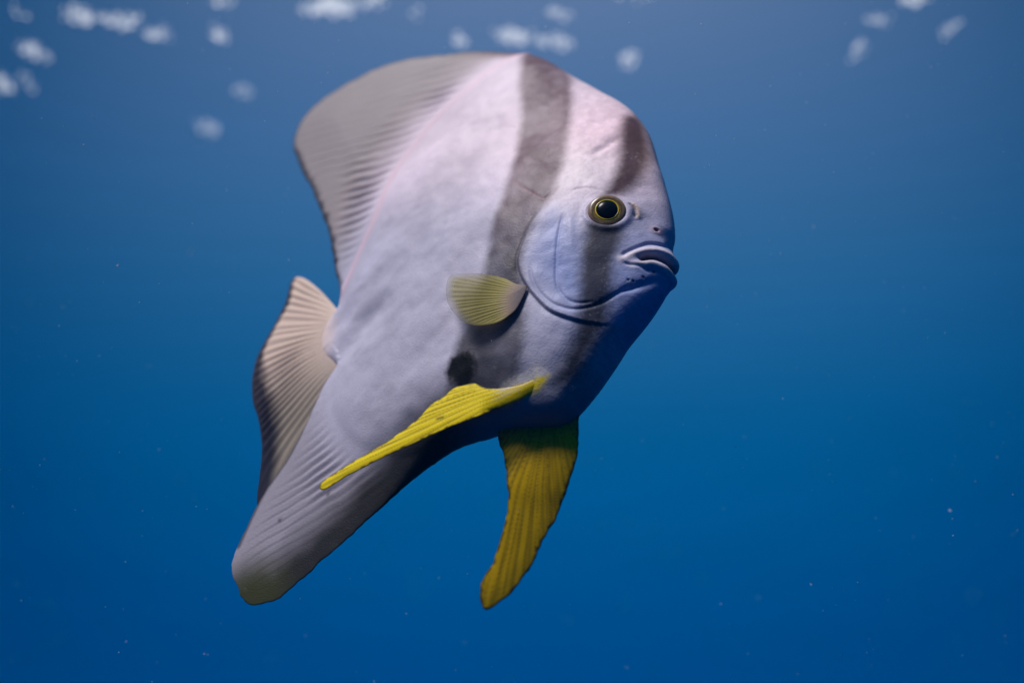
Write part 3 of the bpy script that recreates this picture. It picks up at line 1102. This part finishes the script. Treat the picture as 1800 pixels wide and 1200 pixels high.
# surface glints, stood in for by added rafts of small bubbles
def glint_material():
    m, N, L = new_mat('glint_bubbles')
    out = N.new('ShaderNodeOutputMaterial')
    df = N.new('ShaderNodeBsdfDiffuse'); df.inputs[0].default_value = (0.85, 0.87, 0.9, 1)
    tr = N.new('ShaderNodeBsdfTranslucent'); tr.inputs[0].default_value = (0.85, 0.88, 0.92, 1)
    nz = N.new('ShaderNodeTexNoise'); nz.inputs['Scale'].default_value = 60
    mx = N.new('ShaderNodeMixShader'); mx.inputs[0].default_value = 0.92
    L.new(df.outputs[0], mx.inputs[1]); L.new(tr.outputs[0], mx.inputs[2])
    L.new(mx.outputs[0], out.inputs[0])
    return m


M_GLINT = glint_material()


def dome(r):
    """lower skin of one flattened bubble"""
    V_ = [(0, 0, -0.5 * r)]
    for i in (1, 2):
        a = -math.pi / 2 + math.pi * i / 4
        for k in range(8):
            b = 2 * math.pi * k / 8
            V_.append((r * math.cos(a) * math.cos(b), r * math.cos(a) * math.sin(b), 0.5 * r * math.sin(a)))
    F2 = []
    for k in range(8):
        k2 = (k + 1) % 8
        F2 += [(0, 1 + k2, 1 + k), (1 + k, 1 + k2, 9 + k2, 9 + k)]
    return V_, F2


# px, py, half width, half height (photo pixels), how closely packed
GLINTS = [(135, 30, 26, 15, .5), (218, 44, 34, 14, .35), (278, 66, 26, 15, .5), (388, 10, 24, 13, .6), (384, 66, 17, 16, .4),
        (575, 18, 50, 17, 1.0), (35, 28, 16, 12, .22), (55, 97, 30, 17, .32), (6, 155, 18, 18, .42), (46, 150, 14, 16, .2),
        (365, 230, 20, 16, .16), (725, 30, 18, 14, .16), (803, 76, 18, 11, .45), (900, 70, 34, 14, .9), (985, 80, 24, 13, .55),
        (1105, 108, 24, 15, .5), (1115, 2, 28, 10, .25), (1608, 4, 28, 15, .75), (1674, 56, 18, 16, .5), (1508, 94, 17, 17, .3),
        (180, 40, 80, 12, .2), (945, 76, 60, 9, .2), (620, 14, 70, 10, .2), (985, 30, 26, 14, .2), (1545, 42, 34, 10, .14), (430, 165, 22, 14, .1), (655, 5, 30, 8, .3)]
GLINT_LABEL = {
    (575, 18): 'long bright white glint patch, the largest at the sea surface',
    (900, 70): 'bright white glint patch right above the crown of the batfish',
    (985, 80): 'pale glint patch next to the bright one above the fish crown',
    (803, 76): 'small pale glint patch just above the front of the dorsal fin',
    (1105, 108): 'lone soft glint patch above and ahead of the batfish forehead',
    (365, 230): 'faint glint smudge standing alone, closest to the rear of the dorsal fin',
    (1115, 2): 'faint flat glint patch above the lone patch ahead of the forehead',
    (725, 30): 'faint small glint smudge between the longest patch and the dorsal fin',
    (655, 5): 'thin flat glint strip beside the longest white glint patch'}
for i, (fx, fy, hw, hh, dens) in enumerate(GLINTS):
    r = cam2world(ray(fx, fy))
    s = H / r[2]
    for _ in range(4):
        s = (surface_z(r[0] * s, r[1] * s) - 0.012) / r[2]
    c = r * s
    rx = hw * s / F
    el = r[2] / np.linalg.norm(r)
    ry = hh * s / F / el
    VV, FF = [], []
    sp = 0.0072
    for ix in range(-int(1.5 * rx / sp) - 1, int(1.5 * rx / sp) + 2):
        for iy in range(-int(1.5 * ry / sp) - 1, int(1.5 * ry / sp) + 2):
            x = (ix + 0.5 * (iy % 2) + rng.uniform(-.25, .25)) * sp
            y = (iy * 0.87 + rng.uniform(-.25, .25)) * sp
            q = math.hypot(x / rx, y / ry)
            if rng.random() > (0.16 + 0.84 * dens) * math.exp(-(q / 0.85) ** 4):
                continue
            rad = sp * rng.uniform(0.34, 0.56)
            v_, f_ = dome(rad)
            zz = surface_z(c[0] + x, c[1] + y) - c[2] - 0.003 - 0.002 * rng.random()
            b = len(VV)
            VV += [(p[0] + x, p[1] + y, p[2] + zz) for p in v_]
            FF += [tuple(j + b for j in f) for f in f_]
    me = bpy.data.meshes.new('glint_patch')
    me.from_pydata(VV, [], FF)
    me.polygons.foreach_set('use_smooth', np.ones(len(FF), bool))
    me.materials.append(M_GLINT)
    o = link(bpy.data.objects.new('glint_patch', me))
    o.location = c
    o['category'] = 'glint_bubbles'
    o['group'] = 'glint patches under the sea surface'
    o['label'] = GLINT_LABEL.get((fx, fy)) or (
        'faint blurred glint smudge of a few scattered bubbles at the sea surface' if dens < 0.26 else
        'soft pale blurred glint patch at the sea surface, away from the fish')

# ------------------------------------------------------------------ drifting particles
VV, FF = [], []
for k in range(1500):
    fx, fy = rng.uniform(-60, 1860), rng.uniform(-40, 1240)
    s = rng.choice([rng.uniform(0.45, 0.95), rng.uniform(0.8, 1.15), rng.uniform(1.0, 2.6)])
    c = cam2world(ray(fx, fy)) * s
    rad = 0.00025 * (0.6 + 1.1 * rng.random() ** 3) * (0.55 + 0.45 * s)
    if rng.random() < 0.04:
        rad *= 1.9
    st_ = 1 + rng.random() * 1.2
    b = len(VV)
    ax = Vector((rng.gauss(0, 1), rng.gauss(0, 1), rng.gauss(0, 1))).normalized()
    o1 = ax.orthogonal().normalized()
    o2 = ax.cross(o1)
    cv = Vector(c)
    VV += [cv + ax * rad * st_, cv - ax * rad * st_, cv + o1 * rad, cv - o1 * rad, cv + o2 * rad, cv - o2 * rad]
    FF += [tuple(b + j for j in f) for f in ((0, 2, 4), (0, 4, 3), (0, 3, 5), (0, 5, 2), (1, 4, 2), (1, 3, 4), (1, 5, 3), (1, 2, 5))]
me = bpy.data.meshes.new('drifting_particles')
me.from_pydata(VV, [], FF)
me.materials.append(plain_material('particle', (0.75, 0.75, 0.72), rough=0.6))
o = link(bpy.data.objects.new('drifting_particles', me))
o['kind'] = 'stuff'
o['label'] = 'tiny pale specks drifting in the blue water'
o['category'] = 'particles'

# ------------------------------------------------------------------ the water itself
HAZE = 0.022
me = bpy.data.meshes.new('haze')
x0, x1, y0, y1, z0, z1 = -13.5, 13.5, -4.5, 20.5, -2.0, 1.7
me.from_pydata([(x, y, z) for x in (x0, x1) for y in (y0, y1) for z in (z0, z1)], [],
               [(0, 1, 3, 2), (4, 6, 7, 5), (0, 4, 5, 1), (2, 3, 7, 6), (0, 2, 6, 4), (1, 5, 7, 3)])
m, N, L = new_mat('haze')
out = N.new('ShaderNodeOutputMaterial')
pv = N.new('ShaderNodeVolumePrincipled')
pv.inputs['Color'].default_value = (0.0, 0.26, 0.72, 1)
pv.inputs['Density'].default_value = HAZE
L.new(pv.outputs[0], out.inputs['Volume'])
me.materials.append(m)
o = link(bpy.data.objects.new('haze', me))
o['kind'] = 'stuff'
o['label'] = 'clear blue sea water round the fish'
